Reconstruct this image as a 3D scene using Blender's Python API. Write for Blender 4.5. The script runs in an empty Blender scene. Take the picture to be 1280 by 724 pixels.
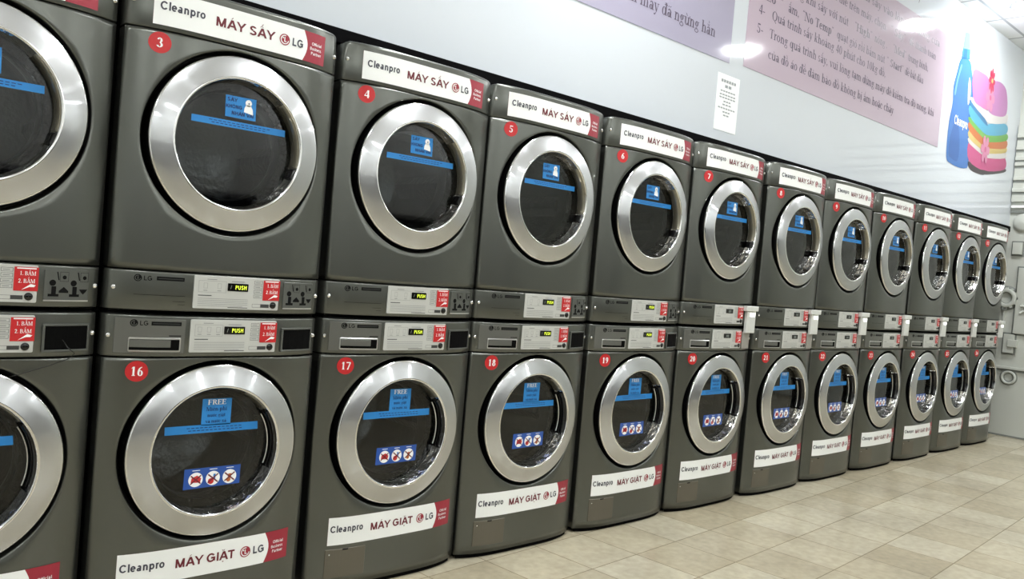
import bpy, bmesh, math, random, unicodedata
from mathutils import Matrix, Vector
PI = math.pi
rnd = random.Random(7)
SC = bpy.context.scene
COL = SC.collection

# ------------------------------------------------------------------ camera, world, exposure
CX, CY, CZ, YAW, PIT, ROL, FL = -1.10969, -2.55084, 1.207838, 0.742214, -0.0261206, 0.0851076, 1029.322
def make_camera():
    fw = Vector((math.sin(YAW)*math.cos(PIT), math.cos(YAW)*math.cos(PIT), math.sin(PIT)))
    r = Vector((math.cos(YAW), -math.sin(YAW), 0)); u = r.cross(fw)
    r2 = r*math.cos(ROL) + u*math.sin(ROL); u2 = -r*math.sin(ROL) + u*math.cos(ROL)
    m = Matrix(((r2.x, u2.x, -fw.x, CX), (r2.y, u2.y, -fw.y, CY), (r2.z, u2.z, -fw.z, CZ), (0, 0, 0, 1)))
    c = bpy.data.cameras.new('camera'); c.sensor_width = 36; c.lens = FL/1280*36; c.clip_start = .02
    o = bpy.data.objects.new('camera', c); COL.objects.link(o); o.matrix_world = m
    SC.camera = o
make_camera()
SC.view_settings.view_transform = 'Standard'; SC.view_settings.look = 'None'
SC.view_settings.gamma = 1; SC.view_settings.use_curve_mapping = False
SC.view_settings.exposure = 1.6
LAMP_POWER = 58.0          # radiance of the ceiling light diffusers
W = bpy.data.worlds.new('world'); SC.world = W; W.use_nodes = True
W.node_tree.nodes['Background'].inputs[0].default_value = (.6, .7, 1, 1)
W.node_tree.nodes['Background'].inputs[1].default_value = 0.05
CEIL = 3.684

# ------------------------------------------------------------------ materials
def lin(r, g, b):
    f = lambda c: (c/255/12.92 if c/255 <= .04045 else ((c/255+.055)/1.055)**2.4)
    return (f(r), f(g), f(b), 1)
MATS = {}
def mat(name, col, rough=.5, metal=0, spec=.5, bump=0, bscale=200, emit=0, coat=0):
    m = bpy.data.materials.new(name); m.use_nodes = True
    nt = m.node_tree; p = nt.nodes['Principled BSDF']
    p.inputs['Base Color'].default_value = col; p.inputs['Roughness'].default_value = rough
    p.inputs['Metallic'].default_value = metal; p.inputs['Specular IOR Level'].default_value = spec
    p.inputs['Coat Weight'].default_value = coat; p.inputs['Coat Roughness'].default_value = .08
    if emit:
        p.inputs['Emission Color'].default_value = col; p.inputs['Emission Strength'].default_value = emit
    if bump:
        tc = nt.nodes.new('ShaderNodeTexCoord'); n = nt.nodes.new('ShaderNodeTexNoise'); b = nt.nodes.new('ShaderNodeBump')
        n.inputs['Scale'].default_value = bscale; n.inputs['Detail'].default_value = 3
        b.inputs['Strength'].default_value = bump; b.inputs['Distance'].default_value = .002 if bscale > 100 else .01
        nt.links.new(tc.outputs['Object'], n.inputs['Vector']); nt.links.new(n.outputs['Fac'], b.inputs['Height'])
        nt.links.new(b.outputs['Normal'], p.inputs['Normal'])
    MATS[name] = m
    return m
mat('paint', lin(101, 103, 98), .28, .85, .5, bump=.02, bscale=900)
mat('strip_paint', lin(101, 103, 98), .28, .82)
mat('cabinet_dark', lin(11, 11, 11), .8, spec=.08)
mat('black', lin(9, 9, 9), .7, spec=.15)
mat('gloss_black', lin(12, 12, 13), .12)
mat('rubber', lin(20, 20, 20), .6)
mat('chrome', (.8, .8, .8, 1), .12, 1)
mat('silver', (.62, .62, .6, 1), .28, .9)
mat('drawer_paint', lin(112, 113, 108), .36, .6)
mat('banner_white', lin(238, 240, 238), .35)
mat('banner_red', lin(150, 34, 52), .4)
mat('text_red', lin(104, 22, 36), .5)
mat('text_grey', lin(62, 62, 74), .5)
mat('sticker_red', lin(188, 28, 33), .4)
mat('white', lin(245, 245, 245), .5)
mat('note_blue', lin(34, 128, 200), .45)
mat('note_navy', lin(8, 30, 84), .5)
mat('label_blue', lin(31, 76, 156), .4)
mat('sign_red', lin(190, 40, 40), .5)
mat('panel_white', lin(186, 187, 182), .4)
mat('panel_line', lin(128, 130, 128), .5)
mat('panel_dark', lin(52, 53, 52), .5)
mat('display_lime', lin(205, 225, 60), .5, emit=.35)
mat('display_white', lin(120, 126, 120), .5, emit=.06)
mat('slot_plate', lin(98, 100, 96), .4, .6)
mat('reader_white', lin(205, 207, 202), .4)
mat('reader_light', lin(255, 255, 250), .4, emit=1.4)
mat('cover_grey', lin(145, 142, 135), .45)
mat('flap_paint', lin(106, 102, 92), .4, .6)
mat('trim_black', lin(6, 6, 7), .8, spec=.06)
mat('shade_black', lin(4, 4, 4), .9, spec=.1)  # near-black that paints shade in recesses and under the washers
mat('lilac', lin(164, 160, 180), .06)
mat('mauve', lin(188, 173, 187), .06)
mat('ink', lin(74, 62, 82), .5)
mat('paper', lin(244, 247, 246), .6)
mat('paper_ink', lin(150, 155, 158), .6)
mat('relief', lin(190, 193, 185), .5)
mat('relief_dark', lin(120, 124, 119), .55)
mat('wall_paint', lin(226, 228, 226), .6)
mat('dark_glass', lin(16, 19, 22), .06)
mat('frame_metal', lin(150, 152, 152), .35, .8)
mat('lamp_frame', lin(235, 235, 235), .4)
mat('diffuser', (.97, .99, 1.0, 1), .5, emit=LAMP_POWER)
mat('bottle_blue', lin(56, 108, 176), .22)
mat('bottle_light', lin(98, 148, 200), .22)
mat('bottle_deep', lin(44, 92, 160), .22)
for n, c in [('towel_pink', (240, 130, 190)), ('towel_rose', (226, 92, 152)), ('towel_lilac', (214, 140, 205)), ('towel_blue', (84, 184, 222)),
             ('towel_navy', (52, 130, 182)), ('towel_green', (120, 196, 84)), ('towel_orange', (226, 124, 56)), ('towel_yellow', (238, 212, 130)),
             ('towel_white', (244, 240, 236)), ('towel_base', (66, 54, 62)), ('flower_red', (222, 48, 96)), ('flower_pink', (240, 150, 190))]:
    mat(n, lin(*[v*.8 for v in c]), .3)
mat('board', lin(206, 212, 218), .035)
mat('cable_black', lin(12, 12, 12), .4)

def brushed(name, col, rough):                               # ring-brushed metal: a crisp streaky lobe over a soft one
    m = mat(name, col, .34, 1); nt = m.node_tree; p = nt.nodes['Principled BSDF']
    q = nt.nodes.new('ShaderNodeBsdfPrincipled'); mx = nt.nodes.new('ShaderNodeMixShader'); o = nt.nodes['Material Output']
    q.inputs['Base Color'].default_value = col; q.inputs['Metallic'].default_value = 1; q.inputs['Roughness'].default_value = rough
    q.inputs['Anisotropic'].default_value = 1.0; q.inputs['Anisotropic Rotation'].default_value = .25
    t = nt.nodes.new('ShaderNodeTangent'); t.direction_type = 'RADIAL'; t.axis = 'Y'
    nt.links.new(t.outputs['Tangent'], q.inputs['Tangent'])
    mx.inputs[0].default_value = .4; nt.links.new(p.outputs[0], mx.inputs[1]); nt.links.new(q.outputs[0], mx.inputs[2])
    nt.links.new(mx.outputs[0], o.inputs['Surface'])
brushed('brushed_steel', (.56, .57, .585, 1), .11)

mat('drum_steel', (.10, .103, .105, 1), .3, 1, bump=.3, bscale=60)
mat('handle_grey', lin(132, 128, 114), .22, .65)
mat('lip_chrome', (.88, .88, .88, 1), .1, 1, bump=1.0, bscale=26)
mat('bowl', (.22, .23, .235, 1), .1, 1, bump=.6, bscale=40)

def glass_mat(name, tint, ior):
    m = bpy.data.materials.new(name); m.use_nodes = True; nt = m.node_tree; nt.nodes.clear()
    o = nt.nodes.new('ShaderNodeOutputMaterial'); mx = nt.nodes.new('ShaderNodeMixShader')
    t = nt.nodes.new('ShaderNodeBsdfTransparent'); g = nt.nodes.new('ShaderNodeBsdfGlossy'); f = nt.nodes.new('ShaderNodeFresnel')
    t.inputs['Color'].default_value = tint; g.inputs['Roughness'].default_value = .03; f.inputs['IOR'].default_value = ior
    nt.links.new(f.outputs[0], mx.inputs[0]); nt.links.new(t.outputs[0], mx.inputs[1]); nt.links.new(g.outputs[0], mx.inputs[2])
    nt.links.new(mx.outputs[0], o.inputs['Surface']); MATS[name] = m
glass_mat('door_glass', (.72, .76, .77, 1), 1.58)

def tiled(name, size, rot, ox, oy, c1, c2, grout, mortar, rough, stone):
    m = mat(name, c1, rough); nt = m.node_tree; p = nt.nodes['Principled BSDF']
    tc = nt.nodes.new('ShaderNodeTexCoord'); mp = nt.nodes.new('ShaderNodeMapping'); br = nt.nodes.new('ShaderNodeTexBrick')
    s = 1/size; c, sn = math.cos(-rot), math.sin(-rot)
    mp.inputs['Scale'].default_value = (s, s, 1); mp.inputs['Rotation'].default_value = (0, 0, -rot)
    mp.inputs['Location'].default_value = (-(c*ox - sn*oy)*s + 40, -(sn*ox + c*oy)*s + 40, 0)
    br.offset = 0; br.squash = 1
    br.inputs['Scale'].default_value = 1; br.inputs['Brick Width'].default_value = 1; br.inputs['Row Height'].default_value = 1
    br.inputs['Mortar Size'].default_value = mortar; br.inputs['Mortar Smooth'].default_value = .2
    br.inputs['Color1'].default_value = c1; br.inputs['Color2'].default_value = c2; br.inputs['Mortar'].default_value = grout
    nt.links.new(tc.outputs['Object'], mp.inputs['Vector']); nt.links.new(mp.outputs[0], br.inputs['Vector'])
    last = br.outputs['Color']
    if stone:
        for sc, amt in ((2.2, .35), (26, .25)):
            n = nt.nodes.new('ShaderNodeTexNoise'); n.inputs['Scale'].default_value = sc; n.inputs['Detail'].default_value = 6
            nt.links.new(tc.outputs['Object'], n.inputs['Vector'])
            r = nt.nodes.new('ShaderNodeMapRange'); r.inputs[1].default_value = .3; r.inputs[2].default_value = .7
            r.inputs[3].default_value = 1-amt*.5; r.inputs[4].default_value = 1+amt*.3
            nt.links.new(n.outputs['Fac'], r.inputs[0])
            mx = nt.nodes.new('ShaderNodeMix'); mx.data_type = 'RGBA'; mx.blend_type = 'MULTIPLY'; mx.inputs[0].default_value = 1
            nt.links.new(last, mx.inputs[6]); nt.links.new(r.outputs[0], mx.inputs[7]); last = mx.outputs[2]
    nt.links.new(last, p.inputs['Base Color'])
tiled('floor_tile', .311, math.radians(3.72), 2.1, -.322, lin(196, 188, 165), lin(176, 166, 141), lin(142, 131, 107), .009, .24, True)
tiled('ceiling_tile', .6, 0, 6.637, -.01, lin(238, 240, 241), lin(233, 236, 238), lin(178, 182, 185), .022, .8, False)

# ------------------------------------------------------------------ mesh building
BOW, HW = .052, .343
def f(x): return -BOW*(1-min(1, abs(x)/HW)**4)          # the gently bowed machine front
flat0 = lambda x: 0
class MB:
    def __init__(s, dz=0, surf=None): s.v = []; s.fc = []; s.mi = []; s.sm = []; s.mats = []; s.dz = dz; s.surf = surf or flat0
    def mat(s, n):
        if n not in s.mats: s.mats.append(n)
        return s.mats.index(n)
    def add(s, vs, fs, m, smooth=False):
        o = len(s.v); s.v += [tuple(v) for v in vs]; k = s.mat(m)
        for q in fs: s.fc.append([o+i for i in q]); s.mi.append(k); s.sm.append(smooth)
    def mesh(s, name):
        me = bpy.data.meshes.new(name)
        me.from_pydata([(x, y, z-s.dz) for x, y, z in s.v], [], s.fc)
        for n in s.mats: me.materials.append(MATS[n])
        me.polygons.foreach_set('material_index', s.mi); me.polygons.foreach_set('use_smooth', s.sm)
        bm = bmesh.new(); bm.from_mesh(me); bmesh.ops.remove_doubles(bm, verts=bm.verts, dist=2e-6) if any(s.sm) else None
        bm.to_mesh(me); bm.free(); me.update()
        return me
    def box(s, x0, x1, y0, y1, z0, z1, m, bev=0):
        if not bev:
            v = [(x0,y0,z0),(x1,y0,z0),(x1,y1,z0),(x0,y1,z0),(x0,y0,z1),(x1,y0,z1),(x1,y1,z1),(x0,y1,z1)]
            s.add(v, [(0,3,2,1),(4,5,6,7),(0,1,5,4),(1,2,6,5),(2,3,7,6),(3,0,4,7)], m); return
        bm = bmesh.new(); bmesh.ops.create_cube(bm, size=1)
        for v in bm.verts: v.co = ((x0+x1)/2+v.co.x*(x1-x0), (y0+y1)/2+v.co.y*(y1-y0), (z0+z1)/2+v.co.z*(z1-z0))
        bmesh.ops.bevel(bm, geom=bm.edges[:], offset=bev, segments=2, profile=.5, affect='EDGES')
        bm.verts.index_update(); s.add([v.co[:] for v in bm.verts], [[v.index for v in q.verts] for q in bm.faces], m); bm.free()
    def poly(s, pts, y, m):                                  # flat outline in x,z facing the room
        s.add([(x, s.surf(x)+y, z) for x, z in pts], [tuple(range(len(pts)))], m)
    def rect(s, x0, x1, z0, z1, y, m, n=1):
        for i in range(n):
            a = x0+(x1-x0)*i/n; b = x0+(x1-x0)*(i+1)/n
            s.poly([(a, z0), (b, z0), (b, z1), (a, z1)], y, m)
    def disc(s, cx, cz, r, y, m, n=28, rz=None):
        rz = rz or r
        s.poly([(cx+r*math.cos(2*PI*i/n), cz+rz*math.sin(2*PI*i/n)) for i in range(n)], y, m)
    def line(s, x0, z0, x1, z1, w, y, m):
        d = math.hypot(x1-x0, z1-z0); nx, nz = -(z1-z0)/d*w/2, (x1-x0)/d*w/2
        s.poly([(x0-nx, z0-nz), (x1-nx, z1-nz), (x1+nx, z1+nz), (x0+nx, z0+nz)], y, m)
    def frame(s, x0, x1, z0, z1, w, y, m):
        s.rect(x0, x1, z0, z0+w, y, m); s.rect(x0, x1, z1-w, z1, y, m); s.rect(x0, x0+w, z0, z1, y, m); s.rect(x1-w, x1, z0, z1, y, m)
    def arc(s, cx, cz, r0, r1, a0, a1, y, m, n=24):
        vs = []; fs = []
        for i in range(n+1):
            a = a0+(a1-a0)*i/n
            for r in (r0, r1): x = cx+r*math.cos(a); vs.append((x, s.surf(x)+y, cz+r*math.sin(a)))
        for i in range(n): fs.append((2*i, 2*i+1, 2*i+3, 2*i+2))
        s.add(vs, fs, m)
    def prism(s, pts, yb, yf, m, bev=.002):                  # solid plate: convex outline, back, front, small front bevel
        x0 = min(p[0] for p in pts); x1 = max(p[0] for p in pts); N = max(6, int((x1-x0)/.012)); k = len(pts)
        z0 = min(p[1] for p in pts); z1 = max(p[1] for p in pts); hz = (z1-z0)/2; cz = (z0+z1)/2; cx = (x0+x1)/2
        xs = sorted(set([round(p[0], 7) for p in pts]+[x0+(x1-x0)*i/N for i in range(1, N)]))
        def span(x):
            z = []
            for i in range(k):
                (a, c), (b, d) = pts[i], pts[(i+1) % k]
                if min(a, b)-1e-6 <= x <= max(a, b)+1e-6:
                    if abs(b-a) < 1e-6: z += [c, d]
                    else: z.append(c+(d-c)*min(1, max(0, (x-a)/(b-a))))
            return min(z), max(z)
        lo = [(x, span(x)[0]) for x in xs]; hi = [(x, span(x)[1]) for x in xs]; n = len(xs)
        ring = lo+hi[::-1]; m2 = 2*n
        ins = [(cx+(x-cx)*(1-bev/(x1-x0)*2), cz+(z-cz)*(1-bev/hz)) for x, z in ring]
        vs = [(x, s.surf(x)+yb, z) for x, z in ring]+[(x, s.surf(x)+yf+bev, z) for x, z in ring]+[(x, s.surf(x)+yf, z) for x, z in ins]
        fs = []
        for q in range(2):
            for i in range(m2): e = (i+1) % m2; fs.append((q*m2+i, q*m2+e, (q+1)*m2+e, (q+1)*m2+i))
        for i in range(n-1): fs.append((2*m2+i, 2*m2+i+1, 2*m2+m2-2-i, 2*m2+m2-1-i))
        s.add(vs, fs, m)
    def lathe(s, cx, cz, prof, m, n=72, a0=0, a1=2*PI, smooth=True):   # profile of (radius, y) about an axis along y
        vs = []; fs = []; full = abs(a1-a0-2*PI) < 1e-6; nn = n if full else n+1; k = len(prof)
        for i in range(nn):
            a = a0+(a1-a0)*i/n
            for r, y in prof: vs.append((cx+r*math.cos(a), y, cz+r*math.sin(a)))
        for i in range(n):
            j = (i+1) % nn
            for q in range(k-1): fs.append((i*k+q, i*k+q+1, j*k+q+1, j*k+q))
        s.add(vs, fs, m, smooth)
    def tube(s, pts, r, m, n=8):
        P = [Vector(p) for p in pts]; vs = []; fs = []
        for i, p in enumerate(P):
            t = (P[min(i+1, len(P)-1)]-P[max(i-1, 0)]).normalized(); a = t.orthogonal().normalized(); b = t.cross(a)
            if i and (a-pa).length > 1: a = -a; b = -b
            pa = a
            for k in range(n): vs.append(p+a*r*math.cos(2*PI*k/n)+b*r*math.sin(2*PI*k/n))
        for i in range(len(P)-1):
            for k in range(n): q = (k+1) % n; fs.append((i*n+k, i*n+q, (i+1)*n+q, (i+1)*n+k))
        fs.append(tuple(range(n))); fs.append(tuple((len(P)-1)*n+k for k in range(n)))
        s.add(vs, fs, m, True)
    # lettering: width is the finished width, h the capital height
    def text(s, body, x, z, h, y, m, width=None, align='l', serif=False, bold=0, slope=0):
        polys, w, cap = (serif_text(body, bold) if serif else sans_text(body, bold))
        sz = h/cap; sx = width/w if width else sz
        x0 = x - (w*sx if align == 'r' else w*sx/2 if align == 'c' else 0)
        vs = []; fs = []
        for n, pts in enumerate(polys):
            b = len(vs); dy = (n % 12)*4e-5
            for px, pz in pts:
                xx = x0+px*sx; vs.append((xx, s.surf(xx)+y-dy, z+pz*sz+slope*(xx-x0)))
            fs.append(tuple(range(b, b+len(pts))))
        s.add(vs, fs, m)
def rr(x0, x1, z0, z1, r, n=5):                              # rounded rectangle outline
    o = []
    for cx, cz, a in ((x1-r, z0+r, -PI/2), (x1-r, z1-r, 0), (x0+r, z1-r, PI/2), (x0+r, z0+r, PI)):
        for i in range(n+1): t = a+PI/2*i/n; o.append((cx+r*math.cos(t), cz+r*math.sin(t)))
    return o

# a plain grotesque face drawn from even strokes
def sans_glyph(ch, b):
    w = .104+.05*b; P = []; C, X, A = .72, .53, .74
    def R(x0, z0, x1, z1): P.append([(x0, z0), (x1, z0), (x1, z1), (x0, z1)])
    def D(x0, z0, x1, z1, t=w*1.1): P.append([(x0, z0), (x0+t, z0), (x1+t, z1), (x1, z1)])
    def O(cx, cz, rx, rz, a0=0, a1=360, n=22):
        n = max(5, int(n*abs(a1-a0)/360)); h = w*.9
        for i in range(n):
            q = []
            for k, o in ((i, 1), (i+1, 1), (i+1, 0), (i, 0)):
                a = math.radians(a0+(a1-a0)*k/n); q.append((cx+(rx if o else rx-w)*math.cos(a), cz+(rz if o else rz-h)*math.sin(a)))
            P.append(q)
    L = .07; adv = .6
    if ch == 'l': R(L, 0, L+w, A); adv = .24
    elif ch in 'iı': R(L, 0, L+w, X); adv = .24; (R(L, A-w, L+w, A) if ch == 'i' else None)
    elif ch == 'o': O(.29, X/2, .25, X/2+.01); adv = .58
    elif ch == 'c': O(.28, X/2, .24, X/2+.01, 40, 320); adv = .52
    elif ch == 'e': O(.28, X/2, .24, X/2+.01, 0, 318); R(.08, X/2-w*.4, .5, X/2+w*.4); adv = .56
    elif ch == 'a': O(.23, .155, .19, .165); R(.4-w+.05, 0, .45, .36); O(.27, .36, .18, .18, 0, 155); adv = .54
    elif ch in 'nr':
        R(L, 0, L+w, X)
        if ch == 'n': O(.29, X-.21, .22, .22, 0, 170); R(.51-w, 0, .51, X-.2); adv = .58
        else: O(.27, X-.21, .2, .22, 60, 170); adv = .36
    elif ch == 'u': R(L, .2, L+w, X); O(.29, .21, .22, .22, 180, 350); R(.51-w, 0, .51, X); adv = .58
    elif ch == 'p': R(L, -.2, L+w, X); O(.31, X/2, .24, X/2+.01); adv = .6
    elif ch == 's': O(.25, X-.14, .19, .15, 20, 270); O(.25, .14, .2, .15, -160, 90); adv = .5
    elif ch == 't': R(.1, .08, .1+w, .68); R(.02, X-w, .28, X); O(.1+.13, .1, .13, .11, 180, 300); adv = .3
    elif ch == 'f': R(.09, 0, .09+w, .6); R(.02, X-w, .28, X); O(.22, .6, .13, .14, 80, 180); adv = .28
    elif ch == 'C': O(.38, C/2, .34, C/2+.01, 38, 322); adv = .72
    elif ch == 'G': O(.39, C/2, .35, C/2+.01, 38, 345); R(.4, .27, .73, .27+w); R(.73-w, .08, .73, .3); adv = .78
    elif ch == 'O': O(.39, C/2, .35, C/2+.01); adv = .78
    elif ch == 'M': R(L, 0, L+w, C); R(.77-w, 0, .77, C); D(.365, 0, L, C); D(.365, 0, .77-w*1.1, C); adv = .84
    elif ch == 'N': R(L, 0, L+w, C); R(.65-w, 0, .65, C); D(.65-w*1.1, 0, L, C); adv = .72
    elif ch == 'A': D(.0, 0, .28, C); D(.58, 0, .3, C); R(.13, .17, .55, .17+w*.9); adv = .68
    elif ch == 'V': D(.28, 0, .0, C); D(.29, 0, .57, C); adv = .66
    elif ch == 'Y': D(.285, .3, .0, C); D(.285, .3, .57, C); R(.29, 0, .29+w, .34); adv = .66
    elif ch == 'S': O(.33, .53, .25, .2, 20, 270); O(.33, .19, .27, .2, -160, 90); adv = .66
    elif ch == 'I': R(.08, 0, .08+w, C); adv = .28
    elif ch == 'T': R(.25, 0, .25+w, C); R(.02, C-w*.95, .58, C); adv = .6
    elif ch == 'L': R(L, 0, L+w, C); R(L, 0, .52, w*.95); adv = .56
    elif ch == 'H': R(L, 0, L+w, C); R(.65-w, 0, .65, C); R(L, .33, .65, .33+w*.9); adv = .72
    elif ch == 'U': R(L, .25, L+w, C); R(.65-w, .25, .65, C); O(.36, .27, .29, .28, 180, 360); adv = .72
    elif ch == 'K': R(L, 0, L+w, C); D(.53, 0, .22, .45); D(.14, .25, .5, C); adv = .66
    elif ch in 'BP':
        R(L, 0, L+w, C); O(.33, C-.19, .24, .19, -90, 90); R(L, C-w*.9, .34, C); R(L, C-.38, .34, C-.38+w*.9); adv = .62
        if ch == 'B': O(.35, .19, .26, .2, -90, 90); R(L, 0, .36, w*.9); adv = .66
    elif ch == '8': O(.28, .54, .2, .19); O(.28, .18, .23, .2); adv = .56
    elif ch == '/': D(.0, 0, .2, C); adv = .32
    elif ch == ' ': adv = .28
    return P, adv
def sans_text(body, bold): return stroke_text(body, min(1, bold*40), sans_glyph, .72, .53)

# a small Roman face with serifs, drawn from stems, hairlines and swelling bowls
XH, CAP, ASC, DSC = .45, .66, .69, -.2
def glyph(ch, b):
    w = .085+.055*b; h = .035+.012*b; P = []
    def R(x0, z0, x1, z1): P.append([(x0, z0), (x1, z0), (x1, z1), (x0, z1)])
    def D(x0, z0, x1, z1, t): P.append([(x0, z0), (x0+t, z0), (x1+t, z1), (x1, z1)])
    def O(cx, cz, rx, rz, t=None, hh=None, a0=0, a1=360, n=20):
        t = w if t is None else t; hh = h if hh is None else hh; n = max(6, int(n*abs(a1-a0)/360))
        for i in range(n):
            q = []
            for a, o in ((a0+(a1-a0)*i/n, 1), (a0+(a1-a0)*(i+1)/n, 1), (a0+(a1-a0)*(i+1)/n, 0), (a0+(a1-a0)*i/n, 0)):
                a = math.radians(a); X = rx if o else max(rx-t, .01); Z = rz if o else rz-hh
                q.append((cx+X*math.cos(a), cz+Z*math.sin(a)))
            P.append(q)
    def S(x, z, e=.055): R(x-e, z, x+w+e, z+h)
    def stem(x, z0, z1, top=0, bot=1):
        R(x, z0, x+w, z1)
        if bot: S(x, z0)
        if top == 1: R(x-.06, z1-h, x+w/2, z1)
        if top == 2: S(x, z1-h)
    adv = .5
    if ch == 'i': stem(.08, 0, XH, 1); O(.08+w/2, .6, .055, .055, .055, .055); adv = .28
    elif ch == 'ı': stem(.08, 0, XH, 1); adv = .28
    elif ch == 'l': stem(.08, 0, ASC, 1); adv = .28
    elif ch in 'nhmr':
        stem(.08, 0, ASC if ch == 'h' else XH, 1); xr = .08+w
        if ch == 'r': O(xr+.1, XH-.15, .13, .15, .07, .06, 40, 180); adv = .36
        else:
            for k in range(2 if ch == 'm' else 1):
                x = xr+k*.27; O(x+.09, XH-.16, .18-.0, .16, w, .05, 0, 160); stem(x+.27-w, 0, XH-.15)
            adv = .83 if ch == 'm' else .54
            if ch != 'm': adv = xr+.27+.07
    elif ch == 'u': stem(.07, .12, XH, 1, 0); O(.07+.17, .15, .17, .16, w, .05, 180, 350); stem(.07+.3, 0, XH, 1); adv = .54
    elif ch == 'o': O(.25, XH/2, .215, XH/2+.01)
    elif ch == 'c': O(.25, XH/2, .215, XH/2+.01, None, None, 50, 315); O(.36, XH-.1, .05, .05, .05, .05); adv = .45
    elif ch == 'e': O(.25, XH/2, .215, XH/2+.01, None, None, 0, 318); R(.06, XH/2, .44, XH/2+h); adv = .46
    elif ch == 'a': O(.19, .13, .15, .14); stem(.29, 0, XH-.12, 0, 0); R(.29, 0, .29+w+.07, h); O(.22, XH-.13, .155, .14, w, .04, 0, 165); adv = .46
    elif ch in 'dđq':
        O(.23, XH/2, .195, XH/2+.01)
        if ch == 'q': stem(.36, DSC, XH, 0); adv = .53
        else:
            stem(.36, 0, ASC, 1, 0); R(.36, 0, .36+w+.06, h); adv = .53
            if ch == 'đ': R(.26, .56, .55, .56+h+.01)
    elif ch in 'bp':
        O(.29, XH/2, .2, XH/2+.01)
        if ch == 'b': stem(.07, 0, ASC, 1, 0)
        else: stem(.07, DSC, XH, 1)
        adv = .52
    elif ch == 'g': O(.22, .3, .16, .16); O(.23, -.08, .2, .12, .06, .04); R(.12, .05, .3, .05+h); R(.34, XH-.05, .47, XH-.01); adv = .48
    elif ch == 's': O(.19, .33, .13, .13, .075, .05, 30, 270); O(.19, .115, .14, .125, .08, .05, -90, 150-360+360 if 0 else 90); O(.19, .115, .14, .125, .05, .05, 180, 270); adv = .38
    elif ch == 't': R(.1, .08, .1+w, .58); R(.03, XH-h, .29, XH); O(.22, .1, .12, .11, w*.8, .05, 180, 330); adv = .31
    elif ch == 'k': stem(.07, 0, ASC, 1); D(.15, .18, .36, XH, .05); D(.3, 0, .17, .27, w); R(.27, XH-h, .47, XH); R(.27, 0, .5, h); adv = .51
    elif ch in 'vy':
        D(.2, 0, .03, XH, w); D(.2+w*.3, 0, .38, XH, .045); R(-.01, XH-h, .2, XH); R(.3, XH-h, .48, XH); adv = .48
        if ch == 'y': D(.1, DSC, .2+w*.3, 0, .045); O(.09, DSC+.03, .06, .05, .06, .05)
    elif ch == 'x': D(.32, 0, .05, XH, w); D(.04, 0, .35, XH, .045); R(0, 0, .2, h); R(.28, 0, .48, h); R(0, XH-h, .2, XH); R(.28, XH-h, .46, XH); adv = .48
    elif ch == '-': R(.04, .2, .29, .2+.06); adv = .34
    elif ch == '.': O(.1, .05, .06, .06, .06, .06); adv = .22
    elif ch == ',': O(.1, .05, .06, .06, .06, .06); D(.06, -.1, .12, .03, .04); adv = .24
    elif ch in '“”': 
        for k in (0, .13): O(.08+k, .62, .045, .045, .045, .045); D((.04 if ch == '”' else .09)+k, .52 if ch == '”' else .63, (.08 if ch == '”' else .12)+k, .62 if ch == '”' else .72, .035)
        adv = .32
    elif ch == ')': O(.02, .25, .2, .45, w*.8, .02, -70, 70); adv = .3
    elif ch == ' ': adv = .25
    elif ch == 'L': stem(.06, 0, CAP, 2); R(.06, 0, .52, h); R(.48, 0, .52, .16); adv = .56
    elif ch in 'NM':
        stem(.05, 0, CAP, 2) if 0 else R(.07, 0, .07+h, CAP); S(.05, 0); R(0, CAP-h, .16, CAP)
        if ch == 'N': D(.52, 0, .07, CAP, w); R(.58, 0, .58+h, CAP); R(.5, CAP-h, .7, CAP); adv = .7
        else: D(.36, 0, .08, CAP, w); D(.36, 0, .64, CAP, .045); stem(.66, 0, CAP, 2); adv = .84
    elif ch == 'T': stem(.25, 0, CAP, 0); R(.02, CAP-h, .56, CAP); R(.02, CAP-.15, .02+h, CAP); R(.56-h, CAP-.15, .56, CAP); adv = .58
    elif ch == 'H': stem(.06, 0, CAP, 2); stem(.5, 0, CAP, 2); R(.1, .32, .55, .32+h); adv = .68
    elif ch == 'S': O(.26, .49, .18, .18, .09+.03*b, .04, 25, 270); O(.26, .17, .2, .18, .1+.03*b, .04, -90, 90); O(.26, .17, .2, .18, .05, .04, 190, 270); R(.4, .5, .44, CAP); R(.06, 0, .1, .16); adv = .52
    elif ch == 'Q': O(.36, CAP/2, .32, CAP/2+.01, w*1.1); D(.5, -.16, .32, .02, .09); adv = .72
    elif ch == 'B': stem(.06, 0, CAP, 2); O(.3, .17, .26, .17, w, h, -90, 90); O(.28, .49, .22, .17, w, h, -90, 90); R(.1, 0, .3, h); R(.1, CAP-h, .3, CAP); R(.1, .32, .3, .32+h); adv = .6
    elif ch == 'A': D(.04, 0, .3, CAP, .045); D(.5, 0, .28, CAP, w); R(.15, .2, .5, .2+h); R(-.01, 0, .18, h); R(.42, 0, .7, h); adv = .68
    elif ch in 'FE':
        stem(.06, 0, CAP, 2); R(.06, CAP-h, .5, CAP); R(.5-h, CAP-.15, .5, CAP); R(.1, .32, .38, .32+h); R(.36, .26, .36+h, .42)
        if ch == 'E': R(.06, 0, .53, h); R(.5, 0, .53, .16)
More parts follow.
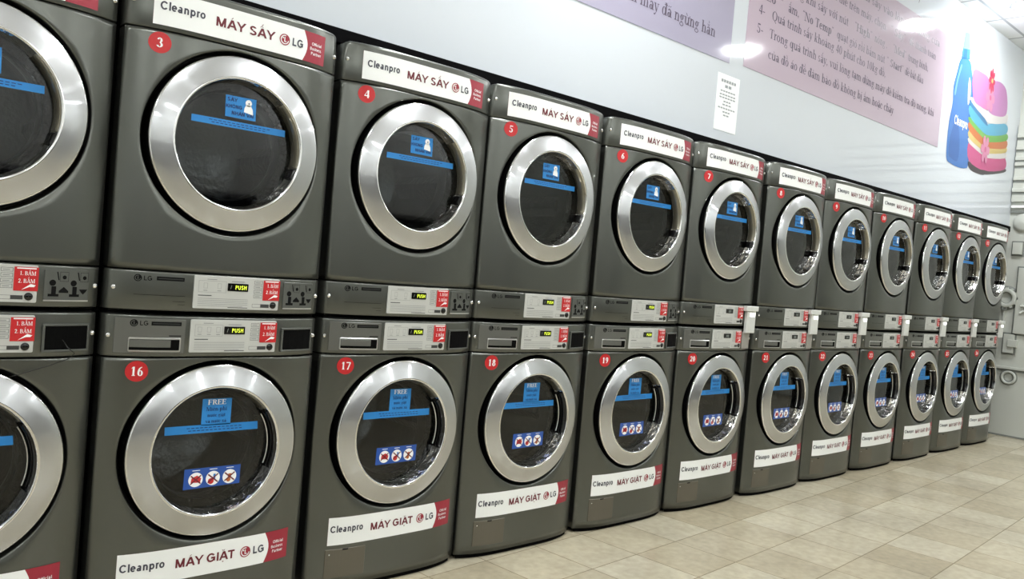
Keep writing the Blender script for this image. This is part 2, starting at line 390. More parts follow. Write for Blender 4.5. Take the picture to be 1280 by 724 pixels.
        adv = .56
    elif ch == 'R': stem(.06, 0, CAP, 2); O(.28, .49, .23, .17, w, h, -90, 90); R(.1, CAP-h, .3, CAP); R(.1, .32, .3, .32+h); D(.46, 0, .24, .33, w); R(.4, 0, .66, h); adv = .64
    elif ch == '0': O(.25, .33, .21, .34)
    elif ch == '1': stem(.2, 0, CAP, 0, 1); D(.1, .52, .2, CAP-.02, .06)
    elif ch == '2': O(.24, .48, .19, .19, w, .05, -25, 180); D(.05, .05, .33, .42, w*.9); R(.05, 0, .44, .08+.03*b)
    elif ch == '3': O(.22, .49, .18, .18, w, .05, -90, 165); O(.22, .17, .21, .185, w, .05, -165, 90)
    elif ch == '4': R(.29, 0, .29+w, CAP); D(.03, .17, .29, CAP, .05); R(.03, .15, .47, .15+.06+.02*b)
    elif ch == '5': O(.22, .2, .21, .21, w, .05, -160, 110); R(.1, .36, .15, CAP); R(.1, CAP-.09, .43, CAP)
    elif ch == '6': O(.25, .2, .2, .21, w, .05); O(.4, .25, .35, .41, w, .05, 95, 190)
    elif ch == '7': R(.05, CAP-.09, .45, CAP); D(.14, 0, .38, CAP-.05, w*.9)
    elif ch == '8': O(.25, .49, .17, .17, w, .04); O(.25, .18, .21, .19, w, .05)
    elif ch == '9': O(.25, .46, .2, .21, w, .05); O(.1, .41, .35, .41, w, .05, -85, 10)
    elif ch == '(': O(.3, .25, .2, .45, w*.8, .02, 110, 250); adv = .3
    return P, adv
MARKS = '\u0300\u0301\u0302\u0303\u0306\u0309\u031b\u0323'
def serif_text(body, bold): return stroke_text(body, bold, glyph, CAP, XH)
def stroke_text(body, bold, glyph, CAP, XH):
    out = []; x = 0; N = unicodedata.normalize('NFD', body); i = 0
    while i < len(N):
        ch = N[i]; ms = []; i += 1
        while i < len(N) and N[i] in MARKS: ms.append(N[i]); i += 1
        top = [m for m in ms if m not in '\u031b\u0323']
        P, adv = glyph('ı' if ch == 'i' and top else ch, bold)
        cx = (.35 if ch == 'a' and 0 else adv/2-.02); z = (CAP if ch.isupper() else XH)+.06
        def L(x0, z0, x1, z1, t=.05): P.append([(cx+x0, z+z0), (cx+x0+t, z+z0), (cx+x1+t, z+z1), (cx+x1, z+z1)])
        for m in sorted(top, key=lambda m: m not in '\u0302\u0306'):
            if m == '\u0302': L(-.15, 0, -.03, .12); L(.08, 0, -.03, .12); z += .15
            elif m == '\u0306': L(-.14, .1, -.06, .0); L(.08, .1, .0, .0); P.append([(cx-.07, z), (cx+.07, z), (cx+.07, z+.04), (cx-.07, z+.04)]); z += .14
            elif m == '\u0301': L(-.04, 0, .07, .14, .06)
            elif m == '\u0300': L(.0, 0, -.11, .14, .06)
            elif m == '\u0303': L(-.16, .02, -.08, .1); L(-.08, .1, .04, .04) ; L(.04, .04, .12, .12)
            elif m == '\u0309': L(-.01, 0, .03, .08); L(.03, .08, -.05, .14)
        if '\u0323' in ms: P.append([(cx-.05, -.17), (cx+.05, -.17), (cx+.05, -.08), (cx-.05, -.08)])
        if '\u031b' in ms: P.append([(adv-.08, XH-.06), (adv-.01, XH-.02), (adv+.03, XH+.1), (adv-.03, XH+.1)])
        out += [[(px+x, pz) for px, pz in q] for q in P]; x += adv
    return out, x, CAP

# ------------------------------------------------------------------ scene objects
def link(name, me, parent=None, label=None, cat=None, group=None, kind=None):
    o = bpy.data.objects.new(name, me); COL.objects.link(o)
    if parent: o.parent = parent
    for k, v in (('label', label), ('category', cat), ('group', group), ('kind', kind)):
        if v: o[k] = v
    return o
def thing(name, loc, label, cat, group=None):
    o = link(name, None, None, label, cat, group); o.location = loc; o.empty_display_size = .1
    return o

# ---- room shell
XE, XW, YF, YB = 7.76, -5.0, -7.6, .86
def shell(name, fn):
    b = MB(); fn(b); return link(name, b.mesh(name), kind='structure')
shell('floor', lambda b: b.box(XW-.1, XE+.1, YF-.1, YB+.1, -.1, 0, 'floor_tile'))
shell('ceiling', lambda b: b.box(XW-.1, XE+.1, YF-.1, YB+.1, CEIL, CEIL+.1, 'ceiling_tile'))
def wb(b):
    b.box(XW, XE, .127, .2, 2.005, CEIL, 'board')                 # glossy boards above the machines
    b.box(XW, XE, .2, YB, 2.005, 2.06, 'wall_paint')
    b.box(XW, XE, YB, YB+.1, 0, CEIL, 'wall_paint')
shell('wall_back', wb)
shell('wall_right', lambda b: b.box(XE, XE+.1, YF, YB, 0, CEIL, 'relief'))
shell('wall_left', lambda b: b.box(XW-.1, XW, YF, YB, 0, CEIL, 'wall_paint'))
WINS = ((-4.6, -.6), (-.4, 3.6), (3.8, 7.5))  # unseen dark windows, added and sized for the reflections in the machines
def wf(b):
    b.box(XW, XE, YF-.1, YF, 0, .08, 'wall_paint'); b.box(XW, XE, YF-.1, YF, 1.8, CEIL, 'wall_paint')
    for x0, x1 in ((XW, -4.6), (-.6, -.4), (3.6, 3.8), (7.5, XE)): b.box(x0, x1, YF-.1, YF, .08, 1.8, 'wall_paint')
shell('wall_front', wf)
for k, (x0, x1) in enumerate(WINS):
    b = MB(); b.box(x0, x1, YF-.06, YF-.04, .08, 1.8, 'dark_glass')
    for x in (x0, (x0+x1)/2-.03, x1-.06): b.box(x, x+.06, YF-.07, YF-.01, .08, 1.8, 'frame_metal')
    for z in (.08, 1.74): b.box(x0, x1, YF-.07, YF-.01, z, z+.06, 'frame_metal')
    link('window_%d' % (k+1), b.mesh('window'), kind='structure')
shell('trim_1', lambda b: b.box(XW, XE-.001, .112, .2, 1.96, 2.014, 'trim_black', .004))
shell('baseboard_right', lambda b: b.box(XE-.006, XE, YF, YB, 0, .016, 'relief_dark'))

# ---- ceiling lights
LAMPS = [(6.39, -.33, 'round ceiling light next to the white wall at the far end'), (1.537, -.31, 'round ceiling light next to the white wall above the near machines')]
for x, where in ((6.337, 'nearest the end wall'), (3.937, 'second from the end wall'), (1.537, 'third from the end wall'), (-.863, 'fourth from the end wall'), (-3.263, 'farthest from the end wall')):
    LAMPS.append((x, -2.11, 'round ceiling light in the middle row, '+where))
    LAMPS.append((x, -6.9, 'round ceiling light in the row by the front windows, '+where))
def ring_lamp(prof, m):
    vs = []; fs = []; n = 40; k = len(prof)
    for i in range(n):
        a = 2*PI*i/n
        for r, z in prof: vs.append((r*math.cos(a), r*math.sin(a), z))
    for i in range(n):
        for q in range(k-1): fs.append((i*k+q, i*k+q+1, (i+1) % n*k+q+1, (i+1) % n*k+q))
    b = MB(); b.add(vs, fs, m, True); return b
fm = ring_lamp([(.18, 0), (.178, -.008), (.156, -.012), (.149, -.004), (.149, 0)], 'lamp_frame').mesh('lamp_frame')
dm = ring_lamp([(.0005, -.055), (.05, -.053), (.1, -.043), (.135, -.026), (.1485, -.004)], 'diffuser').mesh('diffuser')
for x, y, lab in LAMPS:
    t = thing('ceiling_light', (x, y, CEIL), lab, 'ceiling light', 'round ceiling lights')
    link('light_frame', fm, t); link('diffuser', dm, t)

# ---- shared machine meshes
W2 = .338; RC = .282
def hole_panel(dz, z0, z1, cz):
    b = MB(dz); N = 96; K = 9
    ang = sorted(set([2*PI*i/N for i in range(N)] + [math.atan2(z-cz, x) % (2*PI) for x in (-W2, W2) for z in (z0, z1)])); n = len(ang)
    def edge(a):
        c, s = math.cos(a), math.sin(a); t = 1e9
        if abs(c) > 1e-9: t = min(t, W2/abs(c))
        if s > 1e-9: t = min(t, (z1-cz)/s)
        if s < -1e-9: t = min(t, (z0-cz)/s)
        return c*t, cz+s*t
    rows = []
    rows.append([(RC*math.cos(a), .03, cz+RC*math.sin(a)) for a in ang])
    for e, dy in ((0, .006), (.0012, .002), (.004, 0)):
        rows.append([((RC+e)*math.cos(a), f((RC+e)*math.cos(a))+dy, cz+(RC+e)*math.sin(a)) for a in ang])
    for k in range(1, K+1):
        t = k/K; r = []
        for a in ang:
            ex, ez = edge(a); ix, iz = (RC+.004)*math.cos(a), cz+(RC+.004)*math.sin(a)
            x = ix+(ex-ix)*t; r.append((x, f(x), iz+(ez-iz)*t))
        rows.append(r)
    r0 = rows[-1]; rows.append([(x*.996, y+.004, cz+(z-cz)*.997) for x, y, z in r0]); rows.append([(x*.994, .05, cz+(z-cz)*.997) for x, y, z in r0])
    vs = [v for r in rows for v in r]; fs = []
    for k in range(len(rows)-1):
        for i in range(n): j = (i+1) % n; fs.append((k*n+i, k*n+j, (k+1)*n+j, (k+1)*n+i))
    b.add(vs, fs, 'paint', True); return b.mesh('front_panel')
def strip_panel(dz, z0, z1, rt, m, corner=0):
    b = MB(dz); M = 48; rows = []
    e = .004; Z = [(z0, .05), (z0, e), (z0+e*.3, e*.3), (z0+e, 0), (z0+(z1-z0)*.5, 0)]
    for i in range(7): a = PI/2*i/6; Z.append((z1-rt+rt*math.sin(a), rt*(1-math.cos(a))))
    Z.append((z1, rt+.004) if corner else (z1, .05))
    if corner: Z.append((z1-.03, rt+.004))
    for z, dy in Z:
        w = W2
        if corner and z > z1-corner: q = z-(z1-corner); w = W2-corner+math.sqrt(max(0, corner**2-q*q))*1.0
        yb = (lambda x: f(x)+dy) if corner and dy > rt else (lambda x: .05)
        row = [(-w*.994, yb(w), z)]
        for i in range(M+1): x = -w+2*w*i/M; row.append((x, (.05 if dy == .05 else f(x)+dy), z))
        row.append((w*.994, yb(w), z)); rows.append(row)
    n = M+3; vs = [v for r in rows for v in r]; fs = []
    for k in range(len(rows)-1):
        for i in range(n-1): fs.append((k*n+i, k*n+i+1, (k+1)*n+i+1, (k+1)*n+i))
    b.add(vs, fs, m, True); return b.mesh('strip')
def banner(dz, zb, zt, word, x0, x1):
    b = MB(dz, f); H = zt-zb
    b.rect(x0, x1, zb, zt, -.0012, 'banner_red', 26)
    xr = .192; b.rect(x0, xr-.04, zb, zt, -.0018, 'banner_white', 22)
    pts = [(xr-.04, zb), (xr, zb)] + [(xr+.016*math.sin(PI*(i/10)), zb+H*i/10) for i in range(1, 10)] + [(xr, zt), (xr-.04, zt)]
    b.poly(pts, -.0018, 'banner_white')
    zm = (zb+zt)/2
    b.text('Cleanpro', -.258, zm-.004, .024, -.0024, 'text_grey', .128, bold=.025)
    b.text(word, -.101, zm-.013, .0275, -.0024, 'text_red', .19, bold=.022)
    b.disc(.1245, zm, .018, -.0024, 'banner_red')
    b.arc(.1245, zm, .0115, .0145, math.radians(75), math.radians(355), -.003, 'banner_white', 16)
    b.rect(.1225, .1255, zm-.007, zm+.008, -.003, 'banner_white'); b.rect(.1225, .1305, zm-.007, zm-.0045, -.003, 'banner_white'); b.disc(.1185, zm+.005, .0022, -.003, 'banner_white', 10)
    b.text('LG', .150, zm-.012, .025, -.0024, 'text_grey', .042, bold=.025)
    for i, t in enumerate(('Official', 'Business', 'Partner')):
        b.text(t, .264, zm+.008-.0155*i, .0095, -.002, 'white', (.04, .046, .041)[i], 'r', bold=.01)
    return b.mesh('name_banner')
def number_sticker(dz, n, x, z):
    b = MB(dz, f); b.disc(x, z, .0305, -.0012, 'sticker_red')
    b.text(str(n), x, z-.0135, .027, -.0018, 'white', .020 if n < 10 else .036, 'c', serif=True, bold=1)
    return b.mesh('number_sticker')
def control_panel(dz, x0, x1, z0, z1, k):
    b = MB(dz, f); w, h = x1-x0, z1-z0
    X = lambda t: x0+w*t
    Zt = lambda t: z1-h*t
    b.prism(rr(x0, x1, z0, z1, .004), .002, -.003, 'panel_white', .001); y = -.0034
    b.frame(X(.05), X(.36), Zt(.5), Zt(.15), .0008, y, 'panel_line')
    for i in range(k):
        cx = X(.05+.31*(i+.5)/k); b.frame(cx-.006, cx+.006, Zt(.38), Zt(.22), .0008, y, 'panel_line'); b.rect(cx-.006, cx+.006, Zt(.455), Zt(.435), y, 'panel_line')
    b.rect(X(.14), X(.25), Zt(.115), Zt(.095), y, 'panel_line'); b.rect(X(.42), X(.57), Zt(.15), Zt(.13), y, 'panel_line')
    b.rect(X(.05), X(.2), Zt(.61), Zt(.585), y, 'panel_dark')
    for i in range(5): b.rect(X(.05), X(.62-(.06 if i == 4 else 0)), Zt(.695+.055*i), Zt(.682+.055*i), y, 'panel_line')
    b.rect(X(.39), X(.62), Zt(.955), Zt(.935), y, 'panel_dark')
    for i in range(4): b.frame(X(.685), X(.785), Zt(.19+.145*i), Zt(.085+.145*i), .0009, y, 'panel_dark'); b.rect(X(.70), X(.76), Zt(.15+.145*i), Zt(.13+.145*i), y, 'panel_line')
    b.frame(X(.675), X(.88), Zt(.92), Zt(.81), .0008, y, 'panel_dark'); b.rect(X(.775), X(.88), Zt(.92), Zt(.81), y, 'panel_dark')
    pm = b.mesh('control_panel')
    d = []
    for txt in ('PUSH', '88'):
        b = MB(dz, f); b.prism(rr(X(.375), X(.615), Zt(.435), Zt(.195), .002), -.0025, -.005, 'gloss_black', .0006)
        if txt == 'PUSH':
            b.text('PUSH', X(.46), Zt(.38), h*.125, -.0054, 'display_lime', w*.135, bold=.02)
            b.text('/', X(.405), Zt(.37), h*.11, -.0054, 'display_white', w*.016)
        else: b.text('88', X(.45), Zt(.38), h*.125, -.0054, 'display_white', w*.1, bold=.01)
        d.append(b.mesh('display'))
    b = MB(dz, f); rx0, rx1 = X(.795), X(1.005); b.rect(rx0, rx1, Zt(.69), Zt(.055), -.0042, 'sticker_red', 3)
    b.rect(rx0+.006, rx1-.006, Zt(.105), Zt(.075), -.0047, 'white')
    b.text('1. BẤM', (rx0+rx1)/2+.003, Zt(.27), h*.105, -.0047, 'white', w*.14, 'c', serif=True, bold=.6)
    b.text('2. BẤM', (rx0+rx1)/2+.001, Zt(.475), h*.105, -.0047, 'white', w*.145, 'c', serif=True, bold=.6)
    b.poly([(X(.86), Zt(.665)), (X(.94), Zt(.5)), (X(.985), Zt(.53)), (X(.97), Zt(.58)), (X(.93), Zt(.58))], -.0047, 'white')
    st = b.mesh('instruction_sticker')
    b = MB(dz, f); b.lathe(X(.928), Zt(.835), [(.0105, f(X(.93))-.002), (.0105, f(X(.93))-.006), (.009, f(X(.93))-.0075), (.0005, f(X(.93))-.0075)], 'gloss_black', 20)
    return pm, d, st, b.mesh('start_button')
def screw(dz, x, z):
    b = MB(dz); y = f(x); b.lathe(x, z, [(.0075, y), (.0075, y-.002), (.005, y-.0045), (.0003, y-.005)], 'chrome', 14); return b.mesh('screw')
def mark(dz, x, z, lx0, lx1, lz0, lz1, y=-.001, lines=True):      # maker's mark and rating label
    b = MB(dz, f); b.disc(x, z, .0105, y, 'black', 18); b.arc(x, z, .0062, .0078, 1.3, 6.1, y-.0006, 'slot_plate', 12); b.rect(x-.001, x+.001, z-.004, z+.004, y-.0006, 'slot_plate')
    b.text('LG', x+.0145, z-.0065, .0135, y, 'black', .0235, bold=.012)
    mm = b.mesh('maker_mark'); b = MB(dz, f)
    b.rect(lx0, lx1, lz0, lz1, y, 'black', 4); b.rect(lx0+.004, lx1-.004, (lz0+lz1)/2-.001, (lz0+lz1)/2+.001, y-.0006, 'panel_dark', 4)
    rl = b.mesh('rating_label'); b = MB(dz, f)
    if lines:
        b.rect(-.271, -.129, 1.0385, 1.0395, y, 'cabinet_dark', 6); b.rect(-.165, -.129, 1.022, 1.0228, y, 'cabinet_dark', 2); b.rect(-.15, -.129, 1.013, 1.0138, y, 'cabinet_dark', 2)
    return mm, rl, b.mesh('groove_lines')
YG = -.026
def door(dz, cz, hang0, hang1, arc):
    D = {}
    b = MB(dz); b.lathe(0, cz, [(.25, .02), (.2685, .012), (.2685, -.047)], 'gloss_black', 96); b.lathe(0, cz, [(.2685, -.047), (.2685, -.051), (.2672, -.0537), (.264, -.0555)], 'chrome', 96)
    b.lathe(0, cz, [(.264, -.0555), (.235, -.063), (.206, -.0705)], 'brushed_steel', 96)
    b.lathe(0, cz, [(.206, -.0705), (.202, -.0715), (.1985, -.0695), (.1975, -.066)], 'chrome', 96)
    b.lathe(0, cz, [(.1975, -.066), (.194, -.046), (.190, YG)], 'lip_chrome', 96)
    D['door'] = b.mesh('door')
    b = MB(dz); b.lathe(0, cz, [(.269, .012), (.272, .028), (.28, .028), (.2818, .01)], 'rubber', 72); D['door_gasket'] = b.mesh('door_gasket')
    b = MB(dz); b.lathe(0, cz, [(.0005, YG-.0005), (.12, YG-.0003), (.1904, YG)], 'door_glass', 72); D['door_glass'] = b.mesh('door_glass')
    b = MB(dz); b.lathe(0, cz, [(.190, YG+.003), (.184, -.012), (.172, .02)], 'bowl', 72)
    b.lathe(0, cz, [(.172, .02), (.165, .05), (.168, .075)], 'drum_steel', 72); D['door_bowl'] = b.mesh('door_bowl')
    b = MB(dz); b.lathe(0, cz, [(.168, .075), (.236, .09), (.24, .12), (.24, .43), (.22, .46), (.0005, .47)], 'drum_steel', 64)
    for k in range(3):
        a = PI/2+.5+2*PI*k/3; c, s = math.cos(a), math.sin(a)
        P = []
        for yy in (.13, .42):
            for r, t in ((.239, -.05), (.205, -.012), (.205, .012), (.239, .05)): P.append((c*r-s*t, yy, cz+s*r+c*t))
        b.add(P, [(0, 1, 5, 4), (1, 2, 6, 5), (2, 3, 7, 6), (3, 2, 1, 0)], 'drum_steel')
    D['drum'] = b.mesh('drum')
    a0, a1 = math.radians(hang0), math.radians(hang1)
    b = MB(dz); R2 = math.radians
    def seg(q, p0, p1, t, m):                                  # slab lying on the inner wall of the ring
        b.lathe(0, cz, [(.1975, -.0675), (.1965-t, -.0655), (.1905-t, YG-.002), (.190, YG-.001)], m, q, R2(p0), R2(p1))
        for a in (R2(p0), R2(p1)):
            c, s_ = math.cos(a), math.sin(a); b.add([(r*c, y, cz+r*s_) for r, y in ((.1975, -.0675), (.1965-t, -.0655), (.1905-t, YG-.002), (.190, YG-.001))], [(0, 1, 2, 3)], m)
    if arc:
        seg(18, hang0, hang1, .004, 'gloss_black'); seg(10, hang1+4, hang1+30, .0025, 'handle_grey')
        b.lathe(0, cz, [(.186, YG-.003), (.184, YG-.007), (.182, YG-.003)], 'silver', 24, a0+.04, a1-.04)
    else: seg(8, hang0, hang1, .005, 'gloss_black'); seg(20, hang1+1.5, hang1+64, .0025, 'handle_grey')
    D['door_handle'] = b.mesh('door_handle')
    return D
yn = YG-.0012
def onglass(b): b.v = [(x*1.012+.0115, y, CZ+(z-CZ)*1.012) for x, y, z in b.v]
DZ = .985
def dryer_meshes():
    D = door(DZ, 1.5145, -25, -15, False)
    b = MB(DZ); b.box(-.33, .33, -.003, .74, .985, 1.94, 'cabinet_dark', .006)
    D['cabinet'] = cut_hole(b, 1.5145, DZ)
    D['header_panel'] = strip_panel(DZ, 1.8095, 1.9455, .012, 'strip_paint', .03)
    D['front_panel'] = hole_panel(DZ, 1.1135, 1.8055, 1.5145)
    D['control_strip'] = strip_panel(DZ, .9935, 1.1095, .006, 'strip_paint')
    D['name_banner'] = banner(DZ, 1.822, 1.919, 'MÁY SẤY', -.273, .279)
    D['panel'] = control_panel(DZ, -.106, .173, 1.0045, 1.1055, 2)
    D['screws'] = [screw(DZ, x, z) for x, z in ((-.322, 1.057), (.328, 1.055), (-.322, 1.882), (.328, 1.868))]
    D['mark'] = mark(DZ, -.263, 1.0875, -.213, -.134, 1.083, 1.0945)
    b = MB(DZ, f); x0, x1, z0, z1 = .189, .309, 1.011, 1.0985; w, h = x1-x0, z1-z0
    b.prism(rr(x0, x1, z0, z1, .005), .002, -.003, 'slot_plate', .0015); b.rect(x0, x1, z0-.001, z0+.003, -.0045, 'silver', 3)
    X = lambda t: x0+w*t
    Zt = lambda t: z1-h*t
    for k in (0, .46):
        b.line(X(.27+k), Zt(.08), X(.31+k), Zt(.34), .003, -.0038, 'black'); b.frame(X(.33+k), X(.52+k), Zt(.38), Zt(.08), .0008, -.0036, 'cabinet_dark'); b.disc(X(.43+k), Zt(.25), .0055, -.0038, 'black', 14)
        b.disc(X(.18+k), Zt(.43), .0085, -.0038, 'black', 18); b.rect(X(.16+k), X(.26+k), Zt(.82), Zt(.54), -.0038, 'black'); b.rect(X(.09+k), X(.32+k), Zt(.86), Zt(.78), -.0039, 'black')
    b.poly([(X(.32), Zt(.74)), (X(.53), Zt(.74)), (X(.53), Zt(.68)), (X(.425), Zt(.55)), (X(.32), Zt(.68))], -.0038, 'black')
    b.poly([(X(.77), Zt(.62)), (X(.82), Zt(.72)), (X(.87), Zt(.78)), (X(.92), Zt(.72)), (X(.97), Zt(.62))], -.0038, 'black')
    D['coin_slot'] = b.mesh('coin_slot')
    b = MB(DZ); b.poly([(-.05, 1.595), (.048, 1.595), (.046, 1.662), (-.052, 1.66)], yn, 'note_blue')
    b.text('SẤY', -.047, 1.643, .0115, yn-.0006, 'note_navy', .032, bold=.025); b.text('KHÔNG', -.050, 1.6225, .0115, yn-.0006, 'note_navy', .052, bold=.025); b.text('NHÂN VAI', -.031, 1.603, .0115, yn-.0006, 'note_navy', .072, bold=.025)
    b.disc(.0215, 1.646, .0105, yn-.0008, 'white', 18); b.disc(.0225, 1.645, .0025, yn-.0012, 'note_navy', 8)
    b.poly([(.008, 1.617), (.038, 1.612), (.036, 1.628), (.029, 1.64), (.014, 1.64), (.009, 1.63)], yn-.0008, 'white')
    onglass(b); D['notice_sticker'] = b.mesh('notice_sticker')
    b = MB(DZ); b.poly([(-.151, 1.563), (.15, 1.5635), (.149, 1.5845), (-.151, 1.583)], yn, 'note_blue')
    for i in range(14): 
        b.rect(-.098+.0142*i, -.088+.0142*i, 1.576, 1.5782, yn-.0006, 'note_navy'); b.rect(-.09+.0135*i, -.081+.0135*i, 1.569, 1.5712, yn-.0006, 'note_navy') if i < 13 else None
    onglass(b); D['notice_strip'] = b.mesh('notice_strip')
    return D
def cut_hole(b, cz, dz):                                       # opening in the cabinet front behind the door
    b.fc.pop() if 0 else None
    me = b.mesh('cabinet'); bm = bmesh.new(); bm.from_mesh(me)
    fr = [q for q in bm.faces if q.normal.y < -.99]
    R = .286; n = 64
    for q in fr:
        if q.calc_area() > .2:
            xs = [v.co.x for v in q.verts]; zs = [v.co.z for v in q.verts]; y = q.verts[0].co.y
            x0, x1, z0, z1 = min(xs), max(xs), min(zs), max(zs); bm.faces.remove(q); c = cz-dz
            A = sorted(set([2*PI*i/n for i in range(n)]+[math.atan2(z-c, x) % (2*PI) for x in (x0, x1) for z in (z0, z1)]))
            I = []; O = []
            for a in A:
                ca, sa = math.cos(a), math.sin(a); t = min([(x1 if ca > 0 else x0)/ca if abs(ca) > 1e-9 else 9, ((z1 if sa > 0 else z0)-c)/sa if sa > 1e-9 else 9, (z0-c)/sa if sa < -1e-9 else 9])
                I.append(bm.verts.new((R*ca, y, c+R*sa))); O.append(bm.verts.new((ca*t, y, c+sa*t)))
            for i in range(len(A)): j = (i+1) % len(A); bm.faces.new((I[i], O[i], O[j], I[j]))
    bmesh.ops.remove_doubles(bm, verts=bm.verts, dist=1e-5)
    bm.to_mesh(me); bm.free(); return me
def washer_meshes():
    cz = .5625; D = door(0, cz, -22, 36, True)
    b = MB(0); b.box(-.33, .33, -.003, .74, .03, .985, 'cabinet_dark', .006); D['cabinet'] = cut_hole(b, cz, 0)
    b = MB(0); b.box(-.32, .32, .02, .72, .004, .03, 'black'); b.surf = f; b.rect(-.325, .325, .0015, .026, .011, 'shade_black', 24)  # black toe strip paints the shaded gap below the front panel
    for x in (-.28, .28):
        for y in (.06, .68): b.lathe(0, 0, [(.0001, 0)], 'black', 3) if 0 else b.box(x-.025, x+.025, y-.025, y+.025, 0, .006, 'rubber')
    D['base'] = b.mesh('base')
    D['front_panel'] = hole_panel(0, .02, .852, cz)
    D['control_strip'] = strip_panel(0, .856, .979, .006, 'strip_paint')
    D['name_banner'] = banner(0, .170, .2695, 'MÁY GIẶT', -.264, .284)
    D['panel'] = control_panel(0, -.107, .173, .8695, .9705, 3)
    D['screws'] = [screw(0, x, z) for x, z in ((-.326, .917), (.330, .92))]
    b = MB(0, f); b.prism(rr(-.313, -.121, .8665, .9685, .003), .002, -.0025, 'drawer_paint', .001); D['detergent_drawer'] = b.mesh('detergent_drawer')
    D['mark'] = mark(0, -.265, .9555, -.219, -.134, .9495, .961, -.0029, False)
    b = MB(0, f)
    b.prism(rr(-.277, -.133, .871, .9135, .004), -.002, -.006, 'silver', .0015); b.prism(rr(-.275, -.1375, .8765, .9085, .002), -.0055, -.0066, 'shade_black', .0004)  # dark inner plate paints the shade of the handle cavity
    b.prism(rr(-.275, -.163, .885, .907, .001), -.006, -.0075, 'drawer_paint', .0006); b.rect(-.168, -.133, .918, .921, -.003, 'cabinet_dark')
    D['drawer_handle'] = b.mesh('drawer_handle')
    b = MB(0, f); x0, x1, z0, z1 = .193, .321, .869, .9475
    for q in ((x0, x1, z0, z0+.007), (x0, x1, z1-.006, z1), (x0, x0+.007, z0+.007, z1-.006), (x1-.007, x1, z0+.007, z1-.006)): b.prism(rr(q[0], q[1], q[2], q[3], .002), .0, -.006, 'slot_plate', .001)
    b.rect(x0+.006, x1-.006, z0+.006, z1-.005, -.0045, 'shade_black', 4)  # black sheet paints the shade of an open slot
    for i in range(5): b.rect(x0+.03+.018*i, x0+.031+.018*i, z0+.008, z1-.008, -.005, 'cabinet_dark')
    D['coin_slot'] = b.mesh('coin_slot')
    b = MB(0, f); b.prism(rr(.186, .296, .866, .962, .003), .001, -.006, 'cover_grey', .0015); b.rect(.192, .29, .915, .9155, -.0064, 'panel_line'); D['slot_cover'] = b.mesh('slot_cover')
    b = MB(0, f); b.prism(rr(-.269, -.114, .0515, .155, .003), .001, -.0022, 'flap_paint', .0012); D['service_flap'] = b.mesh('service_flap')
    b = MB(0, f); b.prism([(-.205, .1545), (-.207, .150), (-.186, .150), (-.184, .1545)], -.001, -.0035, 'black', .0006); D['flap_latch'] = b.mesh('flap_latch')
    b = MB(0); b.poly([(-.052, .643), (.041, .643), (.041, .726), (-.052, .726)], yn, 'note_blue'); xm = -.006
    b.text('FREE', xm, .7075, .0155, yn-.0006, 'white', .058, 'c', serif=True, bold=1); b.text('Miễn phí', xm, .688, .0125, yn-.0006, 'note_navy', .066, 'c', serif=True, bold=.7)
    b.text('nước giặt', xm, .6695, .0105, yn-.0006, 'note_navy', .057, 'c', serif=True, bold=.7); b.text('và nước xả', xm, .651, .0105, yn-.0006, 'note_navy', .066, 'c', serif=True, bold=.7)
    onglass(b); D['notice_sticker'] = b.mesh('notice_sticker')
    b = MB(0, f); b.lathe(-.254, .136, [(.003, f(-.254)-.002), (.0025, f(-.254)-.0035), (.0003, f(-.254)-.0038)], 'chrome', 10); D['flap_screw'] = b.mesh('screw')
    b = MB(0); b.poly([(-.16, .620), (.134, .6215), (.132, .6465), (-.161, .6455)], yn, 'note_blue')
    for i in range(13): b.rect(-.095+.0136*i, -.0855+.0136*i, .636, .6383, yn-.0006, 'note_navy'); b.rect(-.09+.0134*i, -.081+.0134*i, .628, .6303, yn-.0006, 'note_navy')
    onglass(b); D['notice_strip'] = b.mesh('notice_strip')
    b = MB(0); b.poly([(-.093, .4475), (.086, .4505), (.086, .511), (-.092, .511)], yn, 'label_blue')
    for i, cx in enumerate((-.056, -.002, .0515)):
        z = .476; y = yn-.0006
        b.disc(cx, z, .0225, y, 'white', 22); b.rect(cx-.012, cx+.012, .5035, .5055, y, 'white')
        if i == 0: b.poly([(cx-.015, z-.008), (cx+.014, z-.01), (cx+.017, z+.003), (cx+.004, z+.013), (cx-.013, z+.006)], y-.0004, 'sign_red')
        elif i == 1: b.disc(cx-.006, z-.009, .0095, y-.0004, 'sign_red', 14); b.rect(cx+.001, cx+.008, z-.004, z+.013, y-.0004, 'note_blue')
        else: b.disc(cx-.003, z-.010, .007, y-.0004, 'towel_orange', 12); b.poly([(cx-.006, z-.006), (cx+.004, z-.006), (cx+.006, z+.009), (cx-.004, z+.009)], y-.0004, 'towel_orange')
        for sgn in (1, -1): b.line(cx-.016*sgn, z-.013, cx+.016*sgn, z+.013, .004, y-.0008, 'text_red')
    onglass(b); D['safety_label'] = b.mesh('safety_label')
    return D
DM, WM = dryer_meshes(), washer_meshes()

